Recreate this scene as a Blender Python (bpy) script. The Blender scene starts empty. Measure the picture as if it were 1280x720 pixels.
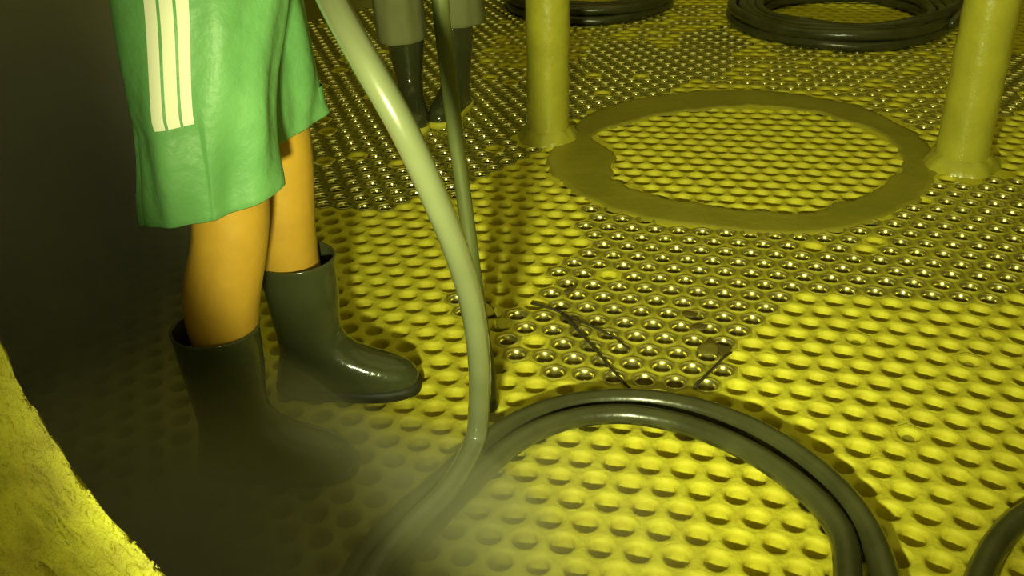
import bpy, bmesh, math, random
import numpy as np
from mathutils import Vector, Matrix

random.seed(7)
rng = np.random.default_rng(7)
SC = bpy.context.scene
COL = SC.collection

# ------------------------------------------------------------------ camera model (metres)
F = 1200.0
TH, RO = math.radians(29.4426), math.radians(-2.6975)
H = 1.1044
CAM = np.array([0.0, 0.0, H])


def ray(u, v):
    a, b = u - 640.0, v - 360.0
    cr, sr = math.cos(RO), math.sin(RO)
    x, y = cr * a + sr * b, -sr * a + cr * b
    return np.array([x / F, math.cos(TH) - y / F * math.sin(TH), -math.sin(TH) - y / F * math.cos(TH)])


def at_z(u, v, z=0.0):
    r = ray(u, v)
    return CAM + r * ((z - H) / r[2])


def at_Y(u, v, Y):
    r = ray(u, v)
    return CAM + r * (Y / r[1])


def at_d(u, v, d):
    return CAM + ray(u, v) * d


# ------------------------------------------------------------------ materials
def mat(name, col, rough=0.6, metal=0.0, col2=None, scale=20.0, bump=0.0, bscale=None, spec=0.5, trans=0.0,
        coat=0.0, sub=0.0, detail=4.0, contrast=(0.35, 0.65), rough2=None):
    m = bpy.data.materials.new(name)
    m.use_nodes = True
    nt = m.node_tree
    b = nt.nodes['Principled BSDF']
    b.inputs['Base Color'].default_value = (*col, 1)
    b.inputs['Roughness'].default_value = rough
    b.inputs['Metallic'].default_value = metal
    b.inputs['Specular IOR Level'].default_value = spec
    b.inputs['Transmission Weight'].default_value = trans
    b.inputs['Coat Weight'].default_value = coat
    b.inputs['Coat Roughness'].default_value = 0.07
    if sub:
        b.inputs['Subsurface Weight'].default_value = sub
        b.inputs['Subsurface Radius'].default_value = (0.02, 0.008, 0.004)
    tc = nt.nodes.new('ShaderNodeTexCoord')
    if col2 is not None:
        n = nt.nodes.new('ShaderNodeTexNoise')
        n.inputs['Scale'].default_value = scale
        n.inputs['Detail'].default_value = detail
        nt.links.new(tc.outputs['Object'], n.inputs['Vector'])
        r = nt.nodes.new('ShaderNodeValToRGB')
        r.color_ramp.elements[0].position, r.color_ramp.elements[1].position = contrast
        r.color_ramp.elements[0].color = (*col, 1)
        r.color_ramp.elements[1].color = (*col2, 1)
        nt.links.new(n.outputs['Fac'], r.inputs['Fac'])
        nt.links.new(r.outputs['Color'], b.inputs['Base Color'])
        if rough2 is not None:
            mr = nt.nodes.new('ShaderNodeMapRange')
            mr.inputs['From Min'].default_value, mr.inputs['From Max'].default_value = contrast
            mr.inputs['To Min'].default_value, mr.inputs['To Max'].default_value = rough, rough2
            nt.links.new(n.outputs['Fac'], mr.inputs['Value'])
            nt.links.new(mr.outputs['Result'], b.inputs['Roughness'])
    if bump:
        n2 = nt.nodes.new('ShaderNodeTexNoise')
        n2.inputs['Scale'].default_value = bscale or scale * 3
        n2.inputs['Detail'].default_value = 5
        nt.links.new(tc.outputs['Object'], n2.inputs['Vector'])
        bp = nt.nodes.new('ShaderNodeBump')
        bp.inputs['Strength'].default_value = bump
        bp.inputs['Distance'].default_value = 0.01
        nt.links.new(n2.outputs['Fac'], bp.inputs['Height'])
        nt.links.new(bp.outputs['Normal'], b.inputs['Normal'])
    return m


M = {}
M['scale'] = mat('yellow_scale', (0.60, 0.53, 0.035), 0.55, 0, (0.68, 0.63, 0.045), 14, 0.25, 70, spec=0.35)
M['scale_wall'] = mat('scaled_tube_bore', (0.66, 0.60, 0.04), 0.6, 0, (0.58, 0.50, 0.035), 30, 0.2, 90, spec=0.3)
M['wet_plate'] = mat('wet_tube_plate', (0.32, 0.29, 0.025), 0.30, 0, (0.46, 0.42, 0.032), 12, 0.25, 60, spec=0.5)
M['clean_tube'] = mat('brushed_clean_tube', (0.78, 0.72, 0.26), 0.31, 0.92, (0.68, 0.62, 0.20), 40, 0.1, 90)
M['mud'] = mat('wet_mud', (0.27, 0.245, 0.024), 0.35, 0, (0.34, 0.305, 0.03), 5, 0.2, 30, spec=0.4)
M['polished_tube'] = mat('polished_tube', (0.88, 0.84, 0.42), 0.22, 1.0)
M['dark_plate_shade'] = mat('dark_plate_and_shade', (0.17, 0.155, 0.018), 0.35, 0, (0.24, 0.22, 0.022), 12, 0.2, 60)  # dark plate of the far patches, also colours in shade behind the front worker
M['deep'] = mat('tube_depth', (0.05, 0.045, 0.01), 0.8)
M['wall'] = mat('vessel_wall', (0.20, 0.19, 0.03), 0.55, 0, (0.28, 0.26, 0.045), 4, 0.2, 20)
M['crust'] = mat('crusted_rim', (0.42, 0.40, 0.022), 0.6, 0, (0.24, 0.20, 0.018), 22, 1.0, 120, contrast=(0.4, 0.75))
M['pipe'] = mat('painted_pipe', (0.46, 0.43, 0.042), 0.30, 0, (0.37, 0.345, 0.036), 9, 0.35, 28, spec=0.5, coat=0.3)
M['clear_hose'] = mat('cloudy_hose', (0.15, 0.165, 0.085), 0.30, 0, (0.125, 0.14, 0.07), 8, 0, spec=0.5, sub=0.0, coat=1.0)
M['black_hose'] = mat('black_hose', (0.036, 0.038, 0.014), 0.28, 0, (0.058, 0.06, 0.022), 12, 0.08, 60, spec=0.6)
M['green_hose'] = mat('dull_green_hose', (0.085, 0.10, 0.03), 0.45, 0, (0.11, 0.125, 0.035), 9)
M['black_rubber'] = mat('black_rubber', (0.045, 0.05, 0.02), 0.16, 0, (0.06, 0.065, 0.027), 7, 0.35, 16, spec=0.6)
M['sole'] = mat('dark_sole', (0.03, 0.03, 0.015), 0.6)
M['yellow_sole'] = mat('yellow_sole', (0.65, 0.60, 0.06), 0.5)
M['skin'] = mat('skin', (0.60, 0.34, 0.04), 0.38, 0, (0.52, 0.285, 0.035), 12, 0.1, 60, sub=0.08)
M['green'] = mat('green_cloth', (0.16, 0.37, 0.13), 0.48, 0, (0.12, 0.30, 0.10), 7, 0.9, 13, spec=0.4)
M['white'] = mat('white_stripe', (0.80, 0.78, 0.62), 0.6)
M['grey'] = mat('grey_cloth', (0.20, 0.21, 0.09), 0.8, 0, (0.24, 0.25, 0.11), 9, 0.3, 20)
M['shirt'] = mat('dark_shirt', (0.10, 0.11, 0.06), 0.8, 0, (0.13, 0.14, 0.07), 9, 0.3, 20)
M['hair'] = mat('hair', (0.02, 0.015, 0.01), 0.5)
M['twig'] = mat('twig', (0.035, 0.027, 0.008), 0.7)
M['leaf'] = mat('leaf', (0.20, 0.17, 0.02), 0.45, 0, (0.15, 0.12, 0.02), 30)
M['sludge'] = mat('brown_sludge', (0.10, 0.075, 0.01), 0.5)
M['flake'] = mat('scale_flake', (0.68, 0.64, 0.07), 0.5, 0, (0.60, 0.56, 0.05), 40, 0.3, 100)
M['foam'] = mat('foam', (0.55, 0.56, 0.38), 0.4)


# ------------------------------------------------------------------ object helpers
def tag(o, label=None, cat=None, group=None, kind=None):
    if label: o['label'] = label
    if cat: o['category'] = cat
    if group: o['group'] = group
    if kind: o['kind'] = kind
    return o


def link(name, me, mats, parent=None, smooth=True):
    for m in mats:
        me.materials.append(m)
    if smooth:
        me.polygons.foreach_set('use_smooth', np.ones(len(me.polygons), bool))
    o = bpy.data.objects.new(name, me)
    COL.objects.link(o)
    if parent is not None:
        o.parent = parent
        o.matrix_parent_inverse = Matrix.Translation(-Vector(parent.location))
    me.update()
    return o


def empty(name, loc):
    o = bpy.data.objects.new(name, None)
    o.location = Vector([float(c) for c in loc])
    o.empty_display_size = 0.1
    COL.objects.link(o)
    return o


def mesh_np(name, V, quads, mi=None):
    me = bpy.data.meshes.new(name)
    V = np.asarray(V, np.float32)
    Q = np.asarray(quads, np.int32)
    me.vertices.add(len(V))
    me.vertices.foreach_set('co', V.ravel())
    k = Q.shape[1]
    me.loops.add(Q.size)
    me.loops.foreach_set('vertex_index', Q.ravel())
    me.polygons.add(len(Q))
    me.polygons.foreach_set('loop_start', np.arange(0, Q.size, k, dtype=np.int32))
    me.polygons.foreach_set('loop_total', np.full(len(Q), k, np.int32))
    if mi is not None:
        me.polygons.foreach_set('material_index', np.asarray(mi, np.int32))
    me.update(calc_edges=True)
    me.validate()
    return me


def spline(P, n):
    """Catmull-Rom through P (k x d), n samples per span"""
    P = np.asarray(P, float)
    E = np.vstack([2 * P[0] - P[1], P, 2 * P[-1] - P[-2]])
    out = []
    for i in range(len(P) - 1):
        p0, p1, p2, p3 = E[i:i + 4]
        for t in np.linspace(0, 1, n, endpoint=False):
            out.append(0.5 * (2 * p1 + (p2 - p0) * t + (2 * p0 - 5 * p1 + 4 * p2 - p3) * t * t + (3 * p1 - p0 - 3 * p2 + p3) * t ** 3))
    out.append(P[-1])
    return np.array(out)


def tube_data(path, rad, n=16, closed=False):
    P = np.asarray(path, float)
    R = np.broadcast_to(np.asarray(rad, float), (len(P),))
    T = np.gradient(P, axis=0)
    T /= np.linalg.norm(T, axis=1)[:, None] + 1e-12
    a = np.array([0, 0, 1.0]) if abs(T[0][2]) < 0.9 else np.array([1.0, 0, 0])
    N = np.cross(T[0], a); N /= np.linalg.norm(N)
    V = []
    ang = np.linspace(0, 2 * math.pi, n, endpoint=False)
    for i in range(len(P)):
        N = N - T[i] * (N @ T[i]); N /= np.linalg.norm(N)
        B = np.cross(T[i], N)
        V.append(P[i] + R[i] * (np.cos(ang)[:, None] * N + np.sin(ang)[:, None] * B))
    V = np.vstack(V)
    Q = []
    for i in range(len(P) - 1):
        for k in range(n):
            Q.append((i * n + k, i * n + (k + 1) % n, (i + 1) * n + (k + 1) % n, (i + 1) * n + k))
    # end caps: fans as degenerate-free quads through centre rings
    c0, c1 = len(V), len(V) + 1
    V = np.vstack([V, P[0], P[-1]])
    tris = [(c0, (k + 1) % n, k) for k in range(n)] + [(c1, (len(P) - 1) * n + k, (len(P) - 1) * n + (k + 1) % n) for k in range(n)]
    return V, Q, tris


def tube(name, path, rad, m, parent=None, n=16):
    V, Q, tris = tube_data(path, rad, n)
    me = bpy.data.meshes.new(name)
    me.from_pydata([tuple(v) for v in V], [], [tuple(q) for q in Q] + tris)
    return link(name, me, [m], parent)


def loft(rings, cap0=True, cap1=True):
    """rings: list of (n x 3) arrays -> verts, faces"""
    n = len(rings[0])
    V = np.vstack(rings)
    Fc = []
    for i in range(len(rings) - 1):
        for k in range(n):
            Fc.append((i * n + k, i * n + (k + 1) % n, (i + 1) * n + (k + 1) % n, (i + 1) * n + k))
    if cap0: Fc.append(tuple(range(n))[::-1])
    if cap1: Fc.append(tuple((len(rings) - 1) * n + k for k in range(n)))
    return V, Fc


def in_poly(P, poly):
    P = np.asarray(P); x, y = P[:, 0], P[:, 1]
    inside = np.zeros(len(P), bool)
    n = len(poly)
    for i in range(n):
        x1, y1 = poly[i]; x2, y2 = poly[(i + 1) % n]
        c = ((y1 > y) != (y2 > y)) & (x < (x2 - x1) * (y - y1) / (y2 - y1 + 1e-15) + x1)
        inside ^= c
    return inside


def floor_poly(px):
    return np.array([at_z(*q)[:2] for q in px])


def closed_spline(poly, n):
    P = np.asarray(poly)
    k = len(P)
    out = []
    for i in range(k):
        p0, p1, p2, p3 = P[i - 1], P[i], P[(i + 1) % k], P[(i + 2) % k]
        for t in np.linspace(0, 1, n, endpoint=False):
            out.append(0.5 * (2 * p1 + (p2 - p0) * t + (2 * p0 - 5 * p1 + 4 * p2 - p3) * t * t + (3 * p1 - p0 - 3 * p2 + p3) * t ** 3))
    return np.array(out)


# ------------------------------------------------------------------ vessel
VC, VR = np.array([0.70, 2.75]), 2.50
MC, MR, MY = np.array([0.2303, 0.816]), 0.577, 0.55     # manhole centre (x, z), radius, wall plane

S = 0.06
AL = math.radians(-13.00185)
OX, OY = 10.75401816, 25.40183263

ring_out = closed_spline(floor_poly([(688, 205), (700, 172), (735, 145), (790, 126), (860, 116), (940, 114), (1010, 121),
                                     (1080, 137), (1140, 165), (1172, 195), (1168, 222), (1130, 258), (1070, 281), (1000, 290),
                                     (920, 288), (850, 280), (780, 266), (720, 240)]), 10)
ring_in = closed_spline(floor_poly([(768, 192), (742, 172), (775, 155), (830, 143), (885, 136), (940, 134), (1010, 139), (1070, 154), (1112, 176),
                                    (1128, 196), (1128, 213), (1095, 236), (1070, 250), (1035, 258), (1005, 267), (950, 266),
                                    (880, 259), (820, 247), (775, 228), (762, 210)]), 9)

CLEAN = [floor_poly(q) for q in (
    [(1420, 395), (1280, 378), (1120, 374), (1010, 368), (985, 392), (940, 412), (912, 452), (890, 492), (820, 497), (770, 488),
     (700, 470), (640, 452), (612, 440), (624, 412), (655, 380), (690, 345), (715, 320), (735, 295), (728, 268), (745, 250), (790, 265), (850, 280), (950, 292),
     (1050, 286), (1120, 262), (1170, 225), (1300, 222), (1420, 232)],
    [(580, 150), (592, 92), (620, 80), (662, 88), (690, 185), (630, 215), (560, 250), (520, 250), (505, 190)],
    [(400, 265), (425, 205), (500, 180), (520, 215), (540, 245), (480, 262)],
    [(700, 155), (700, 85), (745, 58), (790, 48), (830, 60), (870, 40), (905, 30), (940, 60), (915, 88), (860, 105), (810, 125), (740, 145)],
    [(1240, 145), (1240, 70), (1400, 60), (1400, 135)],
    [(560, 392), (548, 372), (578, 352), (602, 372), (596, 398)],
    [(360, -40), (650, -40), (655, 25), (610, 55), (592, 92), (580, 150), (505, 190), (425, 205), (400, 265), (372, 240)],  # cleaned tubes; shade behind the front worker is painted into the plate colour
)]
HALF = [floor_poly(q) for q in (
    [(905, 80), (960, 55), (1190, 40), (1190, 170), (1130, 155), (1030, 118), (940, 108), (860, 108)],
    [(600, 20), (900, 5), (900, 45), (780, 55), (700, 70), (600, 90)],
)]
SEALED = floor_poly([(1238, 414), (1213, 447), (1135, 540), (1085, 432), (760, 345), (1093, 295)])

ni = np.arange(-70, 90)
cells = []
for j in range(-75, 60):
    off = 0.5 if j % 2 else 0.0
    X, Y = ni + off, np.full(len(ni), -j * 0.8660254)
    cells.append(np.stack([(math.cos(AL) * X - math.sin(AL) * Y + OX) * S, (math.sin(AL) * X + math.cos(AL) * Y + OY) * S], 1))
C = np.vstack(cells)
C = C[(np.hypot(*(C - VC).T) < VR + 0.02) & (C[:, 1] > MY - 0.02)]
d_v = C[:, 1] * math.cos(TH) + H * math.sin(TH)
u_v = 640 + 1200 * C[:, 0] / d_v
in_ro, in_ri = in_poly(C, ring_out), in_poly(C, ring_in)
flat = in_ro & ~in_ri
clean = np.zeros(len(C), bool)
for p in CLEAN: clean |= in_poly(C, p)
half = np.zeros(len(C), bool)
for p in HALF: half |= in_poly(C, p)
half &= ~clean
rnd = rng.random(len(C))
clean &= rnd > 0.04
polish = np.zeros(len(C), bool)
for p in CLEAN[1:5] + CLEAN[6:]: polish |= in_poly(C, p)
half_clean = half & (rng.random(len(C)) > 0.35)
clean |= half_clean
clean &= ~in_ri
sealed = np.zeros(len(C), bool)
for q in SEALED:
    sealed[np.argmin(np.hypot(*(C - q).T))] = True
vis = (u_v > -250) & (u_v < 1560)
COLS = []
for (u, v, top) in ((686, 178, (684.5, 0)), (1209, 214, (1241, 0))):
    b = at_z(u, v) + np.array([0, 0.05, 0])
    COLS.append((b, at_Y(top[0], top[1], b[1])))
for b, _ in COLS:
    flat |= np.hypot(*(C - b[:2]).T) < 0.118

allV, allQ, allM = [], [], []
base = 0
for N, sel in ((24, vis & (d_v < 3.3)), (16 if False else 12, ~(vis & (d_v < 3.3)))):
    for style in ('scaled', 'clean', 'polished', 'flat', 'sealed'):
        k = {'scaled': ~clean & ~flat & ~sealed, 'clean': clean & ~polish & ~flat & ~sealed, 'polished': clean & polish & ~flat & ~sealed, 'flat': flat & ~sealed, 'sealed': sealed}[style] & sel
        c = C[k]
        if not len(c): continue
        n = len(c)
        phi = np.linspace(0, 2 * math.pi, N, endpoint=False)
        # apothem towards the six neighbours (lattice direction AL)
        rb = 0.5 / np.cos((phi + math.pi / 6) % (math.pi / 3) - math.pi / 6)
        if style == 'scaled':
            rr = 0.318 + 0.014 * rng.standard_normal((n, 1)) + 0.006 * rng.standard_normal((n, N))
            rr = rr + 0.04 * in_ri[k][:, None]
            tt = np.radians([0, 22, 42, 60, 76, 90])
            prof = [('b', 0.020), (0.155, 0.020)] + [(0.135 * (1 - math.sin(a)), 0.018 - 0.15 * (1 - math.cos(a))) for a in tt] + [(0.0, -0.25), (0.0, -1.15)]
            pm = [0] * 4 + [1] * 6
        elif style in ('clean', 'polished'):
            rr = 0.265 + 0.006 * rng.standard_normal((n, 1)) + np.zeros((n, N))
            tt = np.radians([0, 20, 38, 54, 68, 80, 90])
            prof = [('b', 0.0), (0.165, 0.004), (0.15, 0.030)] + [(0.135 * (1 - math.sin(a)), 0.035 - 0.24 * (1 - math.cos(a))) for a in tt] + [(0.0, -0.40), (0.0, -1.15)]
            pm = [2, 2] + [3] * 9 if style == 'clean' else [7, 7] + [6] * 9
        elif style == 'flat':
            rr = 0.3 + np.zeros((n, N)); prof = [('b', 0.0), (0.0, 0.0)]; pm = [0]
        else:
            rr = 0.33 + np.zeros((n, N)); prof = [('b', 0.0), (0.05, 0.01), (0.02, 0.0), (-0.03, -0.10), (-0.15, -0.13)]; pm = [0, 0, 0, 0]
        rings = []
        for (o, z) in prof:
            r = np.broadcast_to(rb, (n, N)) if o == 'b' else np.minimum(rr + o, rb * 0.98)
            P = np.empty((n, N, 3))
            P[..., 0] = c[:, :1] + S * r * np.cos(phi + AL)
            P[..., 1] = c[:, 1:] + S * r * np.sin(phi + AL)
            jit = 0.0
            if style == 'scaled' and 0 <= z < 0.04 and o != 'b':
                jit = 0.006 * rng.standard_normal((n, N))
            P[..., 2] = S * (z + jit)
            rings.append(P)
        nr = len(rings)
        V = np.stack(rings, 1).reshape(n, nr * N, 3)
        cen = np.concatenate([c, np.full((n, 1), S * prof[-1][1])], 1)[:, None, :]
        V = np.concatenate([V, cen], 1)                    # centre vertex last
        per = nr * N + 1
        q = []
        mm = []
        for a in range(nr - 1):
            for t in range(N):
                t2 = (t + 1) % N
                q.append((a * N + t, a * N + t2, (a + 1) * N + t2, (a + 1) * N + t)); mm.append(pm[a])
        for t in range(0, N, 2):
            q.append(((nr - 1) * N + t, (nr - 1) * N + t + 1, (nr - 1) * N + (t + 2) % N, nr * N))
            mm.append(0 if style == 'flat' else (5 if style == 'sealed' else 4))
        q = np.array(q)
        Q = (q[None] + (np.arange(n) * per)[:, None, None]).reshape(-1, 4) + base
        allV.append(V.reshape(-1, 3)); allQ.append(Q); allM.append(np.tile(mm, n))
        base += n * per
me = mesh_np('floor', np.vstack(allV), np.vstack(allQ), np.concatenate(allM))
floor = link('floor', me, [M['scale'], M['scale_wall'], M['wet_plate'], M['clean_tube'], M['deep'], M['mud'], M['polished_tube'], M['dark_plate_shade']])
tag(floor, 'yellow scaled tube plate floor full of round tube holes', 'floor', kind='structure')

# muddy ring between outer plate and central disc
def band(name, outer, inner, z, m, label):
    n = 240
    cen = outer.mean(0)
    def polar(poly):
        d = poly - cen
        a = np.arctan2(d[:, 1], d[:, 0]); r = np.hypot(*d.T)
        o = np.argsort(a); a, r = a[o], r[o]
        a = np.concatenate([a - 2 * math.pi, a, a + 2 * math.pi]); r = np.tile(r, 3)
        return np.interp(np.linspace(-math.pi, math.pi, n, endpoint=False), a, r)
    ro, ri = polar(outer), polar(inner)
    jag = np.convolve(np.tile(rng.standard_normal(n), 3), np.ones(5) / 5, 'same')[n:2 * n]
    ri = ri + 0.012 * jag
    ro = ro + 0.010 * np.roll(jag, 77)
    ang = np.linspace(-math.pi, math.pi, n, endpoint=False)
    rings = []
    for r, zz in ((ro + 0.008, -0.004), (ro, z * 0.75), (ro - 0.012, z), (ro * 0.7 + ri * 0.3, z), (ro * 0.3 + ri * 0.7, z), (ri + 0.02, z), (ri + 0.008, z + 0.0015), (ri, z), (ri - 0.006, -0.004)):
        rings.append(np.stack([cen[0] + r * np.cos(ang), cen[1] + r * np.sin(ang), np.full(n, zz)], 1))
    V, Fc = loft(rings, False, False)
    me = bpy.data.meshes.new(name); me.from_pydata(V.tolist(), [], Fc)
    o = link(name, me, [m])
    tag(o, label, 'drain ring', kind='structure')
    return o


band('trim_1', ring_out, ring_in, 0.0035, M['mud'], 'flat ring of wet brown mud around the central round patch of floor')

# cylindrical wall and the front wall with the manhole
def wall_arc(name, a0, a1, label):
    n = 96
    ang = np.radians(np.linspace(a0, a1, n))
    zs = np.linspace(-0.02, 3.2, 12)
    V = [];
    for z in zs:
        for a in ang: V.append((VC[0] + VR * math.cos(a), VC[1] + VR * math.sin(a), z))
    for z in zs[::-1]:
        for a in ang: V.append((VC[0] + (VR + 0.02) * math.cos(a), VC[1] + (VR + 0.02) * math.sin(a), z))
    Q = []
    for i in range(len(zs) * 2 - 1):
        for k in range(n - 1):
            Q.append((i * n + k, i * n + k + 1, (i + 1) * n + k + 1, (i + 1) * n + k))
    me = mesh_np(name, V, Q)
    o = link(name, me, [M['wall']])
    tag(o, label, 'wall', kind='structure')


dd = math.degrees(math.asin((VC[1] - MY) / VR))
wall_arc('wall_right', -dd, 60, 'curved steel vessel wall on the right, out of the lamp')
wall_arc('wall_back', 60, 125, 'curved steel vessel wall behind the hose coils')
wall_arc('wall_left', 125, 180 + dd, 'dark curved steel vessel wall left of the worker in green shorts')


def annulus(name, r0, r1, m, label, lip, noise, thick=0.02, nr=14, n=360):
    ang = np.linspace(0, 2 * math.pi, n, endpoint=False)
    rs = np.concatenate([[r0 + 0.004], r0 + lip * np.linspace(0.2, 1, 4) if lip else [], np.linspace(r0 + lip * 1.3, r1, nr)])
    gn = rng.standard_normal((len(rs) + 2, n))
    for _ in range(3):
        gn = (gn + np.roll(gn, 1, 1) + np.roll(gn, -1, 1)) / 2.2
    ri_ = r0 + (0.035 if lip else 0.0)
    rings = [np.stack([MC[0] + ri_ * np.cos(ang), np.full(n, MY + thick), MC[1] + ri_ * np.sin(ang)], 1)]
    for i, r in enumerate(rs):
        y = MY + noise * gn[i]
        if lip and r < r0 + lip: y = y + lip * 0.9 * (1 - math.sqrt(max(0, 1 - (1 - (r - r0) / lip) ** 2)))
        rr = r + (noise * 0.5 * gn[i] if i > 4 else 0.0010 * gn[0])
        rings.append(np.stack([MC[0] + rr * np.cos(ang), y, MC[1] + rr * np.sin(ang)], 1))
    rings.append(np.stack([MC[0] + r1 * np.cos(ang), np.full(n, MY + thick), MC[1] + r1 * np.sin(ang)], 1))
    V, Fc = loft(rings, False, False)
    V[:, 2] = np.maximum(V[:, 2], -0.05)
    n0 = len(rings) - 1
    Fc += [(n0 * n + k, n0 * n + (k + 1) % n, (k + 1) % n, k) for k in range(n)]
    me = bpy.data.meshes.new(name); me.from_pydata(V.tolist(), [], Fc)
    o = link(name, me, [m]); tag(o, label, 'wall', kind='structure')
    return o


o = annulus('trim_2', MR, MR + 0.30, M['crust'], 'bright yellow crusted rim of the round manhole in the foreground', 0.014, 0.0020, 0.03, nr=60, n=720)
o['category'] = 'manhole rim'
annulus('wall_front', MR + 0.30, 1.75, M['wall'], 'steel vessel wall around the manhole', 0.0, 0.001, 0.03)

# ------------------------------------------------------------------ pipe columns
for k, (b, t) in enumerate(COLS):
    lab = ('yellow painted vertical pipe left of the mud ring', 'yellow painted vertical pipe right of the mud ring')[k]
    root = empty('pipe_column', b)
    tag(root, lab, 'pipe', 'yellow vertical pipes beside the mud ring')
    r = (0.0675, 0.071)[k]
    axis = (t - b) / (t - b)[2]
    zs = np.linspace(-0.01, 2.3, 60)
    path = np.array([b + axis * z for z in zs])
    V, Q, tr = tube_data(path, r + 0.0012 * rng.standard_normal(60), 48)
    me = bpy.data.meshes.new('pipe'); me.from_pydata(V.tolist(), [], Q + tr)
    link('pipe', me, [M['pipe']], root)
    # weld collar: a lumpy fillet of weld round the foot
    n = 64
    ang = np.linspace(0, 2 * math.pi, n, endpoint=False)
    lump = np.convolve(np.tile(rng.standard_normal(n), 3), np.ones(4) / 4, 'same')[n:2 * n]
    rings = []
    for (dr, z) in ((0.034, -0.004), (0.030, 0.008), (0.020, 0.022), (0.008, 0.034), (-0.004, 0.040)):
        rr = (r + dr * (1 + 0.18 * lump)) * (1 + 0.01 * rng.standard_normal(n))
        rings.append(np.stack([b[0] + rr * np.cos(ang) + axis[0] * z, b[1] + rr * np.sin(ang), z * (1 + 0.12 * np.roll(lump, 9))], 1))
    V, Fc = loft(rings, False, False)
    me = bpy.data.meshes.new('weld_collar'); me.from_pydata(V.tolist(), [], Fc)
    link('weld_collar', me, [M['pipe']], root)


# ------------------------------------------------------------------ hoses
def top_hose(name, pts, rad, m, label, cat='hose', group=None, n=18, per=10):
    path = spline(pts, per)
    o = tube(name, path, rad, m, None, n)
    tag(o, label, cat, group)
    return o


up = lambda p, dx, dy, dz: np.asarray(p) + np.array([dx, dy, dz])
p0 = at_d(385, -60, 1.20)
r = 0.0185
top_hose('water_hose', [(-0.44, 1.47, 1.20), (-0.34, 1.39, 1.06), p0, at_d(420, 10, 1.165), at_d(457, 77, 1.155), at_d(502, 157, 1.18), at_d(539, 237, 1.25),
          at_d(570, 312, 1.34), at_d(590, 382, 1.44), at_d(599, 450, 1.54), at_d(599, 505, 1.62), at_z(593, 552, .062),
          at_z(562, 608, .052), at_z(517, 656, .050), at_z(474, 706, .050), at_z(450, 755, .050)], r, M['clear_hose'],
         'pale cloudy hose hanging down in front of both workers to the floor')
p0 = at_d(547, -50, 1.55)
r = 0.0145
top_hose('drive_hose', [up(p0, 0.0, 0.05, 0.4), up(p0, 0, 0.02, 0.15), p0, at_d(552, 20, 1.6), at_d(561, 100, 1.68), at_d(572, 190, 1.76), at_d(583, 270, 1.82),
          at_d(593, 345, 1.88), at_z(604, 420, r + .02), at_z(611, 470, r + .003), at_z(613, 508, r + .003)], r, M['green_hose'],
         'dark green hose hanging straight down behind the pale hose')
RA = lambda P: np.interp(P[:, 1], [1.0, 1.35, 1.75], [0.0215, 0.0195, 0.0155])
A = [(1128, 900), (1122, 800), (1108, 725), (1090, 672), (1062, 628), (1022, 588), (975, 554), (925, 528),
     (865, 508), (800, 498), (735, 500), (680, 512), (632, 535), (588, 568), (540, 612), (490, 656), (450, 705), (430, 750)]
A = spline(np.array([at_z(u, v, 0.021) for u, v in A]), 8)
tag(tube('floor_hose', A, RA(A), M['black_hose'], None, 18), 'black hose of the floor loop, the outer and farther of the two strands', 'hose', 'black hoses looped together on the floor')
B = [(1064, 900), (1060, 800), (1060, 725), (1054, 675), (1031, 637), (993, 602), (948, 571), (900, 547),
     (845, 528), (785, 518), (728, 521), (680, 535), (640, 557), (602, 590), (560, 632), (515, 680), (480, 722), (465, 765)]
B = spline(np.array([at_z(u, v, 0.022) for u, v in B]), 8)
tag(tube('floor_hose', B, RA(B), M['black_hose'], None, 18), 'black hose of the floor loop, the inner and nearer of the two strands', 'hose', 'black hoses looped together on the floor')
K = [(1185, 860), (1210, 770), (1228, 712), (1254, 669), (1290, 640), (1345, 618), (1420, 612), (1500, 640)]
K = spline(np.array([at_z(u, v, 0.021) for u, v in K]), 8)
tag(tube('floor_hose', K, 0.0205, M['black_hose'], None, 18), 'short piece of black hose in the bottom right corner of the photo', 'hose')

# coils: several turns of one hose each
def coil(name, cen, radii, turns, z0, rad, phase, tail, label, flat=1.0):
    pts = []
    nt = 40
    for k in range(turns):
        R0 = radii[k % len(radii)]; R1 = radii[(k + 1) % len(radii)]
        zz0 = z0 + rad * 1.75 * (k // len(radii)); zz1 = z0 + rad * 1.75 * ((k + 1) // len(radii))
        for t in np.linspace(0, 1, nt, endpoint=False):
            a = phase + 2 * math.pi * t
            s = max(0.0, (t - 0.75) / 0.25); s = s * s * (3 - 2 * s)
            wob = 1 + 0.015 * math.sin(3 * a + k * 1.7)
            R = (R0 + (R1 - R0) * s) * wob
            pts.append((cen[0] + R * math.cos(a), cen[1] + R * math.sin(a) * flat, zz0 + (zz1 - zz0) * s + 0.004 * math.sin(5 * a + k)))
    if tail is not None:
        pts = pts + [tuple(p) for p in spline(np.array([pts[-1]] + tail), 8)[1:]]
    P = np.array(pts)
    o = tube(name, P, rad, M['black_hose'], None, 14)
    tag(o, label, 'hose coil', 'black hose coils on the far floor')
    return o


c2 = at_z(1050, 41)
c2z = at_z(1050, 70)
R2 = 0.49
cc = np.array([c2z[0] + 0.17, c2z[1] + R2 + 0.02])
coil('hose_coil', cc, [0.47, 0.43, 0.39, 0.35], 8, 0.024, 0.022, -0.2,
     [at_z(1188, 30, 0.05), at_z(1206, 12, 0.10), at_z(1225, -8, 0.16), at_z(1245, -60, 0.3)], 'black hose coil lying on the far floor between the pipe columns, beyond the mud ring')
c3 = at_z(740, 30)
coil('hose_coil', np.array([c3[0] + 0.03, c3[1] + 0.37]), [0.39, 0.35, 0.31], 6, 0.024, 0.022, 0.8,
     None, 'black hose coil at the top edge, partly behind the left pipe column')


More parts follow.
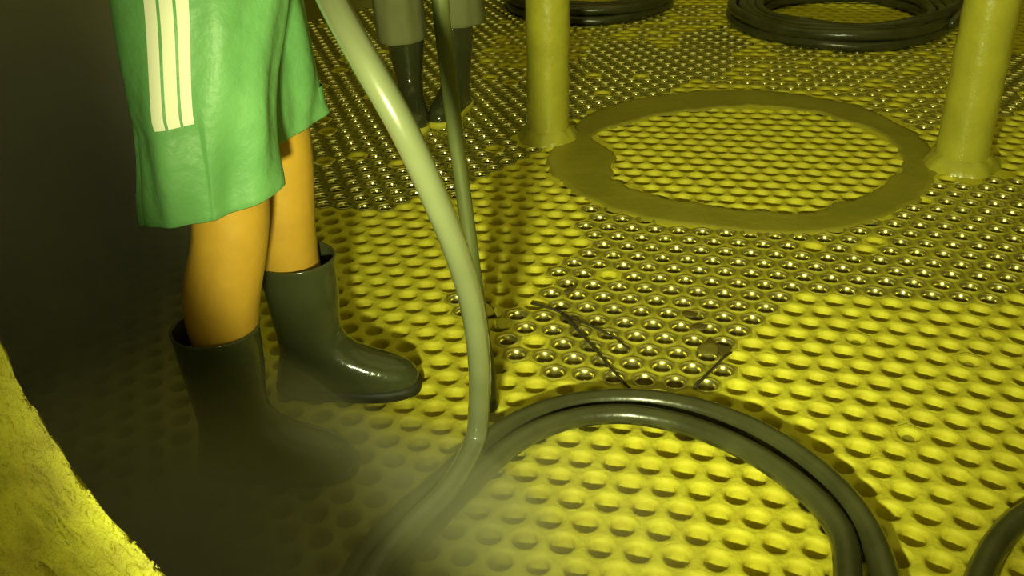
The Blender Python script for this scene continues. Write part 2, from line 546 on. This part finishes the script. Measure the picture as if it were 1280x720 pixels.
# ------------------------------------------------------------------ people
def skin_body(name, nodes, edges, m, parent, sub=2):
    keys = list(nodes)
    me = bpy.data.meshes.new(name + '_cage')
    me.from_pydata([tuple(map(float, nodes[k][0])) for k in keys], [(keys.index(a), keys.index(b)) for a, b in edges], [])
    o = bpy.data.objects.new(name + '_cage', me)
    COL.objects.link(o)
    sm = o.modifiers.new('s', 'SKIN')
    sm.use_smooth_shade = True
    for i, k in enumerate(keys):
        rr = nodes[k][1]
        rr = (rr, rr) if np.isscalar(rr) else rr
        me.skin_vertices[0].data[i].radius = rr
        me.skin_vertices[0].data[i].use_root = (i == 0)
    ss = o.modifiers.new('ss', 'SUBSURF'); ss.levels = sub; ss.render_levels = sub
    bpy.context.view_layer.update()
    dg = bpy.context.evaluated_depsgraph_get()
    me2 = bpy.data.meshes.new_from_object(o.evaluated_get(dg))
    me2.name = name
    bpy.data.objects.remove(o)
    me2.materials.clear()
    return link(name, me2, [m], parent)


def boot(parent, foot, heading, m_up, m_sole, lean=(0, 0), sc=1.0, top=0.30):
    foot = np.asarray(foot, float)
    ch, sh = math.cos(heading), math.sin(heading)
    sl = [(.012, -.078, .200, .047), (.03, -.079, .203, .050), (.045, -.077, .200, .050), (.06, -.073, .188, .048), (.074, -.069, .160, .046), (.088, -.066, .120, .0445),
          (.105, -.065, .088, .0445), (.125, -.064, .070, .0445), (.15, -.064, .063, .047), (.18, -.066, .064, .052), (.22, -.069, .067, .058), (.26, -.071, .069, .062), (top - .006, -.072, .070, .0645),
          (top, -.074, .072, .0665), (top + .003, -.072, .070, .065), (top, -.069, .067, .062), (top - .03, -.067, .065, .060)]
    n = 40
    t = np.linspace(0, 2 * math.pi, n, endpoint=False)

    def ringat(z, xr, xf, w):
        mid, hf = (xr + xf) / 2, (xf - xr) / 2
        low = max(0.0, min(1.0, (0.10 - z) / 0.08))
        e = 1.0 - 0.22 * low
        cx, sy = np.cos(t), np.sin(t)
        x = mid + hf * np.sign(cx) * np.abs(cx) ** e
        y = w * np.sign(sy) * np.abs(sy) ** e * (1 + 0.14 * low * ((x - mid) / hf - 0.15) - 0.10 * low * np.exp(-((x - mid + .02) / .04) ** 2))
        x, y = x * sc, y * sc
        wr = 1 + 0.012 * np.sin(3 * t + z * 60) * (1 if 0.1 < z < 0.26 else 0)
        x, y = x * wr, y * wr
        X = foot[0] + ch * x - sh * y + lean[0] * max(0, z - .08); Y = foot[1] + sh * x + ch * y + lean[1] * max(0, z - .08)
        return np.stack([X, Y, np.full(n, foot[2] + z * sc)], 1)
    root = empty('rubber_boot', foot)
    root.parent = parent; root.matrix_parent_inverse = Matrix.Translation(-Vector(parent.location))
    zz = np.array(sl)
    rings = [ringat(*q) for q in zz]
    V, Fc = loft(rings, True, False)
    me = bpy.data.meshes.new('boot_upper'); me.from_pydata(V.tolist(), [], Fc)
    up_ = bpy.data.objects.new('boot_upper', me)
    o = link_child('boot_upper', me, [m_up], root, foot)
    rings = [ringat(z, a, b, w) for (z, a, b, w) in ((.0, -.076, .198, .047), (.004, -.082, .206, .052), (.016, -.083, .208, .0535), (.024, -.082, .207, .053), (.026, -.076, .198, .048))]
    V, Fc = loft(rings, True, True)
    me = bpy.data.meshes.new('boot_sole'); me.from_pydata(V.tolist(), [], Fc)
    link_child('boot_sole', me, [m_sole], root, foot)
    return root


def link_child(name, me, mats, parent, origin):
    """parent sits (through its own parents) at world position origin"""
    for v in me.vertices:
        v.co = v.co - Vector([float(c) for c in origin])
    for m in mats: me.materials.append(m)
    me.polygons.foreach_set('use_smooth', np.ones(len(me.polygons), bool))
    o = bpy.data.objects.new(name, me)
    COL.objects.link(o); o.parent = parent
    me.update()
    return o


def hand(nodes, edges, side, wrist, d, nrm, tag_):
    """palm + four curled fingers + thumb; d = pointing direction, nrm = palm normal"""
    d = np.asarray(d, float) / np.linalg.norm(d)
    nrm = np.asarray(nrm, float); nrm -= d * (nrm @ d); nrm /= np.linalg.norm(nrm)
    s = np.cross(d, nrm) * side
    wrist = np.asarray(wrist, float)
    nodes[tag_ + 'palm'] = (wrist + d * 0.05, (0.030, 0.016))
    edges.append((tag_ + 'wrist', tag_ + 'palm'))
    for i, L in enumerate((0.072, 0.080, 0.075, 0.060)):
        b = wrist + d * 0.092 + s * (0.028 - 0.0187 * i)
        prev = tag_ + 'palm'
        for j, (fr, bend) in enumerate(((0.0, 0), (0.5, 0.5), (0.85, 1.2))):
            k = f'{tag_}f{i}{j}'
            ang = bend
            pos = b + d * L * fr * math.cos(ang * 0.6) + nrm * L * fr * math.sin(ang * 0.8)
            nodes[k] = (pos, 0.0085 - 0.001 * j)
            edges.append((prev, k)); prev = k
    prev = tag_ + 'palm'
    for j, q in enumerate((wrist + d * 0.035 + s * 0.035 + nrm * 0.01, wrist + d * 0.065 + s * 0.05 + nrm * 0.03, wrist + d * 0.088 + s * 0.05 + nrm * 0.045)):
        k = f'{tag_}t{j}'
        nodes[k] = (q, 0.010 - 0.001 * j); edges.append((prev, k)); prev = k


def person(label, hipL, hipR, kneeL, kneeR, ankL, ankR, face, m_shirt, handL, handR, radii, hair=True):
    base_ = np.array([(ankL[0] + ankR[0]) / 2, (ankL[1] + ankR[1]) / 2, 0])
    root = empty('person', base_)
    tag(root, label, 'person')
    hipL, hipR = np.asarray(hipL, float), np.asarray(hipR, float)
    pel = (hipL + hipR) / 2 + np.array([0, 0, 0.05])
    f = np.array([math.cos(face), math.sin(face), 0.0])
    left = np.array([-f[1], f[0], 0.0])
    N, E = {}, []
    N['pelvis'] = (pel, (0.145, 0.115))
    N['waist'] = (pel + [0, 0, 0.18] + f * 0.01, (0.125, 0.10)); E.append(('pelvis', 'waist'))
    N['chest'] = (pel + [0, 0, 0.40] + f * 0.03, (0.155, 0.115)); E.append(('waist', 'chest'))
    N['neckb'] = (pel + [0, 0, 0.54] + f * 0.02, (0.075, 0.065)); E.append(('chest', 'neckb'))
    N['neck'] = (pel + [0, 0, 0.61] + f * 0.035, 0.055); E.append(('neckb', 'neck'))
    N['jaw'] = (pel + [0, 0, 0.675] + f * 0.065, (0.062, 0.075)); E.append(('neck', 'jaw'))
    N['skull'] = (pel + [0, 0, 0.755] + f * 0.055, (0.078, 0.095)); E.append(('jaw', 'skull'))
    N['crown'] = (pel + [0, 0, 0.82] + f * 0.045, (0.058, 0.07)); E.append(('skull', 'crown'))
    for sd, hp, kn, an, hd in ((1, hipL, kneeL, ankL, handL), (-1, hipR, kneeR, ankR, handR)):
        q = 'L' if sd > 0 else 'R'
        kn, an, hd = np.asarray(kn, float), np.asarray(an, float), np.asarray(hd, float)
        N[q + 'hip'] = (hp, radii[0]); E.append(('pelvis', q + 'hip'))
        N[q + 'thigh'] = (hp * .5 + kn * .5 + f * 0.01, radii[1]); E.append((q + 'hip', q + 'thigh'))
        N[q + 'knee'] = (kn, radii[2]); E.append((q + 'thigh', q + 'knee'))
        N[q + 'calf'] = (kn * .66 + an * .34 - f * 0.024, radii[3]); E.append((q + 'knee', q + 'calf'))
        N[q + 'shin'] = (kn * .3 + an * .7 - f * 0.006, radii[4]); E.append((q + 'calf', q + 'shin'))
        N[q + 'ankle'] = (an, 0.040); E.append((q + 'shin', q + 'ankle'))
        N[q + 'foot'] = (an + f * 0.03 - np.array([0, 0, 0.04]), 0.030); E.append((q + 'ankle', q + 'foot'))
        sh_ = pel + left * sd * 0.19 + [0, 0, 0.47] + f * 0.02
        N[q + 'shoulder'] = (sh_, 0.062); E.append(('chest', q + 'shoulder'))
        el = (sh_ + hd) / 2 + np.array([0, 0, -0.14]) - f * 0.05 + left * sd * 0.05
        N[q + 'elbow'] = (el, 0.044); E.append((q + 'shoulder', q + 'elbow'))
        N[q + 'fore'] = (el * .65 + hd * .35, 0.044); E.append((q + 'elbow', q + 'fore'))
        N[q + 'wrist'] = (hd, (0.030, 0.024)); E.append((q + 'fore', q + 'wrist'))
        hand(N, E, sd, hd, hd - el, left * -sd, q)
    body = skin_body('body', N, E, M['skin'], root)
    # shirt: follows the torso, open at neck, hem and cuffs
    S_ = {'pelvis': (pel + [0, 0, 0.03], (0.165, 0.135)), 'waist': (N['waist'][0], (0.150, 0.125)), 'chest': (N['chest'][0], (0.175, 0.135)), 'neckb': (N['neckb'][0] + [0, 0, -0.01], (0.085, 0.075))}
    e_ = [('pelvis', 'waist'), ('waist', 'chest'), ('chest', 'neckb')]
    for q in 'LR':
        S_[q + 's'] = (N[q + 'shoulder'][0], 0.080)
        S_[q + 'e'] = (N[q + 'shoulder'][0] * .35 + N[q + 'elbow'][0] * .65, 0.062)
        e_ += [('chest', q + 's'), (q + 's', q + 'e')]
    skin_body('shirt', S_, e_, m_shirt, root)
    # head details on the same root
    hc = N['skull'][0]
    bm = bmesh.new()
    bmesh.ops.create_uvsphere(bm, u_segments=24, v_segments=16, radius=1.0)
    for v in bm.verts:
        c = v.co.copy()
        v.co = Vector(hc) + Vector([0, 0, 0.03]) + Vector(f) * (c.x * 0.105 - 0.015) + Vector(left) * (c.y * 0.088) + Vector((0, 0, c.z * 0.10))
    bmesh.ops.delete(bm, geom=[v for v in bm.verts if (v.co - Vector(hc)).dot(Vector(f)) > 0.03 and v.co.z < hc[2] + 0.05 or v.co.z < hc[2] - 0.04], context='VERTS')
    me = bpy.data.meshes.new('hair'); bm.to_mesh(me); bm.free()
    link('hair', me, [M['hair']], root)
    for sd in (1, -1):
        bm = bmesh.new(); bmesh.ops.create_uvsphere(bm, u_segments=12, v_segments=8, radius=0.012)
        for v in bm.verts: v.co = v.co + Vector(hc + f * 0.098 + left * sd * 0.032 + np.array([0, 0, 0.0]))
        me = bpy.data.meshes.new('eye'); bm.to_mesh(me); bm.free()
        link('eye', me, [M['white']], root)
    return root, N


def leg_cloth(name, cen, ra, rb, yaw, parent, mats, stripes=None, n=72, per=8, tilt=None, fold=0.006, seed=0):
    """a loose trouser or shorts leg: cen = centre line top to hem, ra/rb = half widths along / across the facing direction"""
    k = len(cen)
    D = np.concatenate([np.asarray(cen, float), np.asarray(ra, float)[:, None], np.asarray(rb, float)[:, None]], 1)
    D = spline(D, per)
    t = np.linspace(0, 2 * math.pi, n, endpoint=False)
    cy, sy = math.cos(yaw), math.sin(yaw)
    g = np.random.default_rng(seed)
    ph = g.random(6) * 6.28
    rings = []
    L = len(D)
    for i, d in enumerate(D):
        s = i / (L - 1)
        w = 1 + fold / 0.1 * (np.sin(3 * t + ph[0] + 2.0 * s) * .5 + np.sin(5 * t + ph[1] - 5 * s) * .35 + np.sin(2 * t + 9 * s + ph[2]) * .3 + .25 * np.sin(9 * t + ph[3] + 4 * s)) * (0.5 + 0.7 * s)
        x, y = d[3] * np.cos(t) * w, d[4] * np.sin(t) * w
        z = np.zeros(n)
        if tilt is not None:
            z = tilt * s * (x / d[3])
        rings.append(np.stack([d[0] + cy * x - sy * y, d[1] + sy * x + cy * y, d[2] + z], 1))
    # turn the hem in
    last = rings[-1]; cc = last.mean(0)
    rings.append(cc + (last - cc) * 0.975 + [0, 0, -0.002]); rings.append(cc + (last - cc) * 0.955 + [0, 0, 0.004]); rings.append(cc + (last - cc) * 0.95 + [0, 0, 0.05])
    return rings, t


# ---- worker in green shorts
near_a = np.array([-0.492, 1.345, 0.09]); far_a = np.array([-0.392, 1.578, 0.09])
near_k = np.array([-0.425, 1.345, 0.475]); far_k = np.array([-0.392, 1.572, 0.485])
near_h = np.array([-0.435, 1.375, 0.86]); far_h = np.array([-0.425, 1.555, 0.86])
P1, N1 = person('person in green shorts with three white side stripes and black rubber boots', far_h, near_h, far_k, near_k, far_a, near_a, math.radians(0),
                M['shirt'], np.array([-0.12, 1.62, 1.12]), np.array([-0.36, 1.30, 1.06]), (0.085, 0.076, 0.062, 0.068, 0.050))
boot(P1, (-0.490, 1.342, 0.0), math.radians(-4), M['black_rubber'], M['sole'], lean=(0.02, 0))
boot(P1, (-0.394, 1.577, 0.0), math.radians(-3), M['black_rubber'], M['sole'])
allr = []
V_all, F_all, MI = [], [], []
off = 0
for (cen, ra, rb, tilt, seed, stripe) in (
        ([(-0.415, 1.40, 0.93), (-0.418, 1.365, 0.82), (-0.433, 1.35, 0.70), (-0.438, 1.345, 0.60), (-0.445, 1.345, 0.525)], [0.125, 0.118, 0.108, 0.102, 0.098], [0.09, 0.098, 0.10, 0.098, 0.096], 0.018, 3, True),
        ([(-0.415, 1.52, 0.93), (-0.418, 1.555, 0.82), (-0.412, 1.57, 0.70), (-0.408, 1.572, 0.60), (-0.408, 1.572, 0.548)], [0.115, 0.105, 0.098, 0.096, 0.096], [0.09, 0.098, 0.097, 0.096, 0.095], 0.018, 5, False)):
    rings, t = leg_cloth('shorts', cen, ra, rb, 0.0, P1, None, tilt=tilt, seed=seed, n=180, fold=0.012)
    n = len(t)
    if stripe:                                   # open side vent: the back panel tucks in under the front one
        tuck = (np.degrees(t) > 205) & (np.degrees(t) < 284)
        for q in range(18, len(rings)):
            cc_ = rings[q].mean(0)
            rings[q][tuck] = cc_ + (rings[q][tuck] - cc_) * (1 - 0.055 * min(1, (q - 17) / 2))
    V, Fc = loft(rings, False, False)
    V_all.append(V)
    for fi, q in enumerate(Fc):
        F_all.append(tuple(a + off for a in q))
        i, kk = divmod(fi, n)
        ang = math.degrees(t[kk]) + 1.0
        is_w = False
        if stripe and i <= 17:
            # outer side of the near leg faces the camera (angle 270)
            for c0 in (254, 264, 274):
                if c0 - 4 <= ang <= c0 + 4: is_w = True
        MI.append(1 if is_w else 0)
    off += len(V)
# seat of the shorts
rings = []
t = np.linspace(0, 2 * math.pi, 360, endpoint=False)
for z, a, b in ((1.02, 0.115, 0.165), (1.0, 0.125, 0.172), (0.95, 0.135, 0.185), (0.89, 0.138, 0.19), (0.83, 0.128, 0.18), (0.79, 0.09, 0.14)):
    rings.append(np.stack([-0.415 + a * np.cos(t), 1.46 + b * np.sin(t), np.full(360, z)], 1))
V, Fc = loft(rings, False, True)
V_all.append(V); F_all += [tuple(a + off for a in q) for q in Fc]
for q in Fc:                                     # the stripes run on over the hip
    c_ = V[list(q)].mean(0)
    MI.append(1 if c_[1] < 1.40 and len(q) == 4 and any(abs(c_[0] - x_) < 0.0085 for x_ in (-0.4505, -0.430, -0.4095)) else 0)
me = bpy.data.meshes.new('shorts'); me.from_pydata(np.vstack(V_all).tolist(), [], F_all)
me.polygons.foreach_set('material_index', MI)
link('shorts', me, [M['green'], M['white']], P1)

# ---- second worker, farther back, facing the camera
fl = np.array([-0.290, 3.20, 0.0]); fr = np.array([-0.130, 3.24, 0.0])
P2, N2 = person('person in loose grey trousers and dark boots with yellow soles, standing farther back', np.array([-0.13, 3.26, 0.88]), np.array([-0.30, 3.26, 0.88]),
                np.array([-0.115, 3.20, 0.48]), np.array([-0.290, 3.18, 0.48]), fr + [0, 0.0, 0.09], fl + [0, 0, 0.09], math.radians(-90),
                M['shirt'], np.array([-0.05, 2.92, 1.12]), np.array([-0.38, 2.92, 1.10]), (0.085, 0.076, 0.058, 0.056, 0.045))
boot(P2, fl, math.radians(-82), M['black_rubber'], M['yellow_sole'], sc=1.0)
boot(P2, fr, math.radians(-112), M['black_rubber'], M['yellow_sole'], sc=1.0)
V_all, F_all, off = [], [], 0
for (cen, seed) in (([(-0.27, 3.25, 0.95), (-0.295, 3.24, 0.80), (-0.305, 3.20, 0.60), (-0.305, 3.17, 0.42), (-0.300, 3.165, 0.285)], 11),
                    ([(-0.16, 3.25, 0.95), (-0.13, 3.24, 0.80), (-0.112, 3.21, 0.60), (-0.108, 3.19, 0.45), (-0.105, 3.185, 0.325)], 12)):
    rings, t = leg_cloth('trousers', cen, [0.105, 0.105, 0.10, 0.098, 0.10], [0.085, 0.088, 0.082, 0.080, 0.082], math.radians(-90), P2, None, seed=seed, n=72)
    V, Fc = loft(rings, False, False)
    V_all.append(V); F_all += [tuple(a + off for a in q) for q in Fc]; off += len(V)
rings = []
t = np.linspace(0, 2 * math.pi, 72, endpoint=False)
for z, a, b in ((1.04, 0.16, 0.115), (0.97, 0.18, 0.132), (0.91, 0.185, 0.138), (0.85, 0.175, 0.128), (0.81, 0.13, 0.09)):
    rings.append(np.stack([-0.215 + a * np.cos(t), 3.25 + b * np.sin(t), np.full(72, z)], 1))
V, Fc = loft(rings, False, True)
V_all.append(V); F_all += [tuple(a + off for a in q) for q in Fc]
me = bpy.data.meshes.new('trousers'); me.from_pydata(np.vstack(V_all).tolist(), [], F_all)
link('trousers', me, [M['grey']], P2)
P2.location.x -= 0.025

# ------------------------------------------------------------------ litter on the plate
def twig(px, rad, label, z=0.006):
    P = [at_z(u, v, z + 0.002 * (i % 2)) for i, (u, v) in enumerate(px)]
    path = spline(P, 6)
    o = tube('twig', path, np.linspace(rad * 1.25, rad * 0.8, len(path)), M['twig'], None, 8)
    tag(o, label, 'twig', 'dark twigs lying on the plate')


twig([(664, 379), (690, 386), (715, 397), (745, 410), (772, 424), (785, 437)], 0.0026, 'thin dark twig lying flat, upper one of the pair above the floor hoses')
twig([(703, 392), (722, 412), (742, 434), (762, 458), (778, 476), (789, 487)], 0.0030, 'dark twig pointing down to the floor hose, lower one of the pair')
twig([(868, 484), (880, 472), (893, 459), (905, 447), (914, 441)], 0.0026, 'short brown stalk beside the dark leaf above the floor hoses')
twig([(598, 380), (608, 378), (616, 386), (620, 397)], 0.0022, 'tiny curved twig just right of the pale hose')


def patch(name, px, z, thick, m, label, cat, group=None):
    poly = floor_poly(px)
    P = closed_spline(poly, 4)
    c = P.mean(0)
    rings = []
    for s, zz in ((1.0, 0.0), (1.0, thick * .6), (0.9, thick), (0.5, thick * 1.3), (0.1, thick * 1.1)):
        Q = c + (P - c) * s
        rings.append(np.concatenate([Q, np.full((len(P), 1), z + zz)], 1))
    V, Fc = loft(rings, True, True)
    me = bpy.data.meshes.new(name); me.from_pydata(V.tolist(), [], Fc)
    o = link(name, me, [m]); tag(o, label, cat, group)
    return o


patch('leaf', [(871, 439), (876, 433), (886, 431), (895, 433), (898, 440), (894, 446), (884, 447), (875, 445)], 0.005, 0.002, M['leaf'], 'small oval brown leaf lying over a hole above the floor hoses', 'leaf')
patch('leaf', [(881, 432), (887, 424), (893, 430), (905, 434), (915, 436), (911, 442), (903, 448), (897, 440), (890, 434)], 0.0035, 0.0012, M['sludge'], 'ragged dark leaf scrap beside the oval brown leaf', 'leaf')
patch('sludge_lump', [(705, 366), (714, 360), (722, 357), (718, 364), (710, 369)], 0.004, 0.002, M['sludge'], 'small dark brown lump above the pair of twigs', 'sludge')
patch('sludge_lump', [(710, 404), (722, 402), (726, 408), (716, 412)], 0.004, 0.002, M['sludge'], 'small dark brown lump between the pair of twigs', 'sludge')
patch('sludge_lump', [(852, 393), (862, 391), (872, 395), (866, 399), (856, 397)], 0.004, 0.002, M['sludge'], 'small brown lump above the oval brown leaf, left of the other', 'sludge')
patch('sludge_lump', [(862, 411), (872, 407), (884, 409), (880, 413), (868, 414)], 0.004, 0.002, M['sludge'], 'small brown lump above the oval brown leaf, nearest to it', 'sludge')
for px, lab in (([(596, 384), (612, 382), (618, 394), (606, 398), (597, 396)], 'yellow flake of scale just right of the pale hose, uppermost of its three'),
                ([(618, 386), (628, 390), (626, 398), (617, 396)], 'small yellow flake of scale under the tiny curved twig'),
                ([(621, 402), (637, 402), (638, 411), (624, 413)], 'yellow flake of scale right of the pale hose, lowest of its three'),
                ([(762, 522), (768, 514), (774, 516), (780, 523), (770, 524)], 'pale flake of scale sticking out under the near floor hose')):
    patch('scale_flake', px, 0.004, 0.004, M['flake'], lab, 'scale flake', 'yellow scale flakes on the plate')

# ------------------------------------------------------------------ steam
def steam(name, cen, rad, dens, label):
    bm = bmesh.new()
    bmesh.ops.create_icosphere(bm, subdivisions=4, radius=1.0)
    for v in bm.verts:
        c = v.co
        k = 1 + 0.10 * math.sin(3.1 * c.x + 2 * c.y) + 0.08 * math.sin(5 * c.z + 3 * c.x + 1)
        v.co = Vector((cen[0] + rad[0] * c.x * k, cen[1] + rad[1] * c.y * k, max(0.012, cen[2] + rad[2] * c.z * k)))
    me = bpy.data.meshes.new(name); bm.to_mesh(me); bm.free()
    m = bpy.data.materials.new('steam'); m.use_nodes = True
    nt = m.node_tree; nt.nodes.clear()
    out = nt.nodes.new('ShaderNodeOutputMaterial')
    vs = nt.nodes.new('ShaderNodeVolumeScatter')
    vs.inputs['Color'].default_value = (0.95, 0.93, 0.42, 1)
    tc = nt.nodes.new('ShaderNodeTexCoord')
    mp = nt.nodes.new('ShaderNodeMapping')
    mp.inputs['Location'].default_value = (-cen[0] / rad[0], -cen[1] / rad[1], -cen[2] / rad[2])
    mp.inputs['Scale'].default_value = (1 / rad[0], 1 / rad[1], 1 / rad[2])
    gr = nt.nodes.new('ShaderNodeTexGradient'); gr.gradient_type = 'SPHERICAL'
    nz = nt.nodes.new('ShaderNodeTexNoise'); nz.inputs['Scale'].default_value = 4.0; nz.inputs['Detail'].default_value = 3
    mr = nt.nodes.new('ShaderNodeMapRange'); mr.inputs['From Min'].default_value = 0.3; mr.inputs['From Max'].default_value = 0.7
    mr.inputs['To Min'].default_value = 0.4; mr.inputs['To Max'].default_value = 1.6
    m1 = nt.nodes.new('ShaderNodeMath'); m1.operation = 'MULTIPLY'
    m2 = nt.nodes.new('ShaderNodeMath'); m2.operation = 'MULTIPLY'; m2.inputs[1].default_value = dens
    lk = nt.links.new
    lk(tc.outputs['Object'], mp.inputs['Vector']); lk(mp.outputs['Vector'], gr.inputs['Vector'])
    lk(tc.outputs['Object'], nz.inputs['Vector']); lk(nz.outputs['Fac'], mr.inputs['Value'])
    lk(gr.outputs['Fac'], m1.inputs[0]); lk(mr.outputs['Result'], m1.inputs[1])
    lk(m1.outputs['Value'], m2.inputs[0]); lk(m2.outputs['Value'], vs.inputs['Density'])
    lk(vs.outputs['Volume'], out.inputs['Volume'])
    o = link(name, me, [m])
    tag(o, label, 'steam', kind='stuff')
    return o


steam('steam', (-0.62, 1.08, 0.03), (0.54, 0.48, 0.31), 9.0, 'dim cloud of steam rising around the nearer rubber boot beside the manhole rim')
steam('steam', (-0.41, 1.05, 0.0), (0.54, 0.46, 0.15), 18.0, 'low flat layer of dark steam on the floor between the rubber boots and the hose loop')
steam('steam', (-0.98, 1.95, 0.33), (0.50, 1.0, 0.66), 8.5, 'dark bank of steam in front of the vessel wall behind the worker in green shorts')
steam('steam', (-0.08, 0.99, 0.08), (0.40, 0.33, 0.19), 1.7, 'wisp of steam over the floor at the bottom edge, left inside the hose loop')

# ------------------------------------------------------------------ light
L = bpy.data.lights.new('work_lamp', 'SPOT')
L.energy = 222
L.color = (0.91, 0.98, 0.46)
L.shadow_soft_size = 0.038
L.spot_size = math.radians(80)
L.spot_blend = 1.0
lo = bpy.data.objects.new('work_lamp', L)
lo.location = (-0.158, 0.03, 0.70)
aim = Vector((0.95, 3.4, 0.55)) - lo.location
lo.rotation_euler = aim.to_track_quat('-Z', 'Y').to_euler()
COL.objects.link(lo)

W = bpy.data.worlds.new('world')
SC.world = W
W.use_nodes = True
W.node_tree.nodes['Background'].inputs['Color'].default_value = (0.9, 0.85, 0.22, 1)
W.node_tree.nodes['Background'].inputs['Strength'].default_value = 0.52

# ------------------------------------------------------------------ camera
cr, sr = math.cos(RO), math.sin(RO)
d = np.array([0, -math.sin(TH), -math.cos(TH)])
ex = np.array([1.0, 0, 0])
right = cr * ex - sr * d
down = sr * ex + cr * d
fwd = np.array([0, math.cos(TH), -math.sin(TH)])
cam = bpy.data.cameras.new('camera')
cam.sensor_width = 36
cam.lens = 36 * F / 1280
cam.clip_start = 0.02
co = bpy.data.objects.new('camera', cam)
mw = Matrix.Identity(4)
for i in range(3):
    mw[i][0], mw[i][1], mw[i][2], mw[i][3] = right[i], -down[i], -fwd[i], CAM[i]
co.matrix_world = mw
COL.objects.link(co)
SC.camera = co
SC.view_settings.view_transform = 'Standard'
SC.view_settings.look = 'None'
SC.view_settings.gamma = 1
SC.view_settings.exposure = 0
SC.view_settings.use_curve_mapping = False
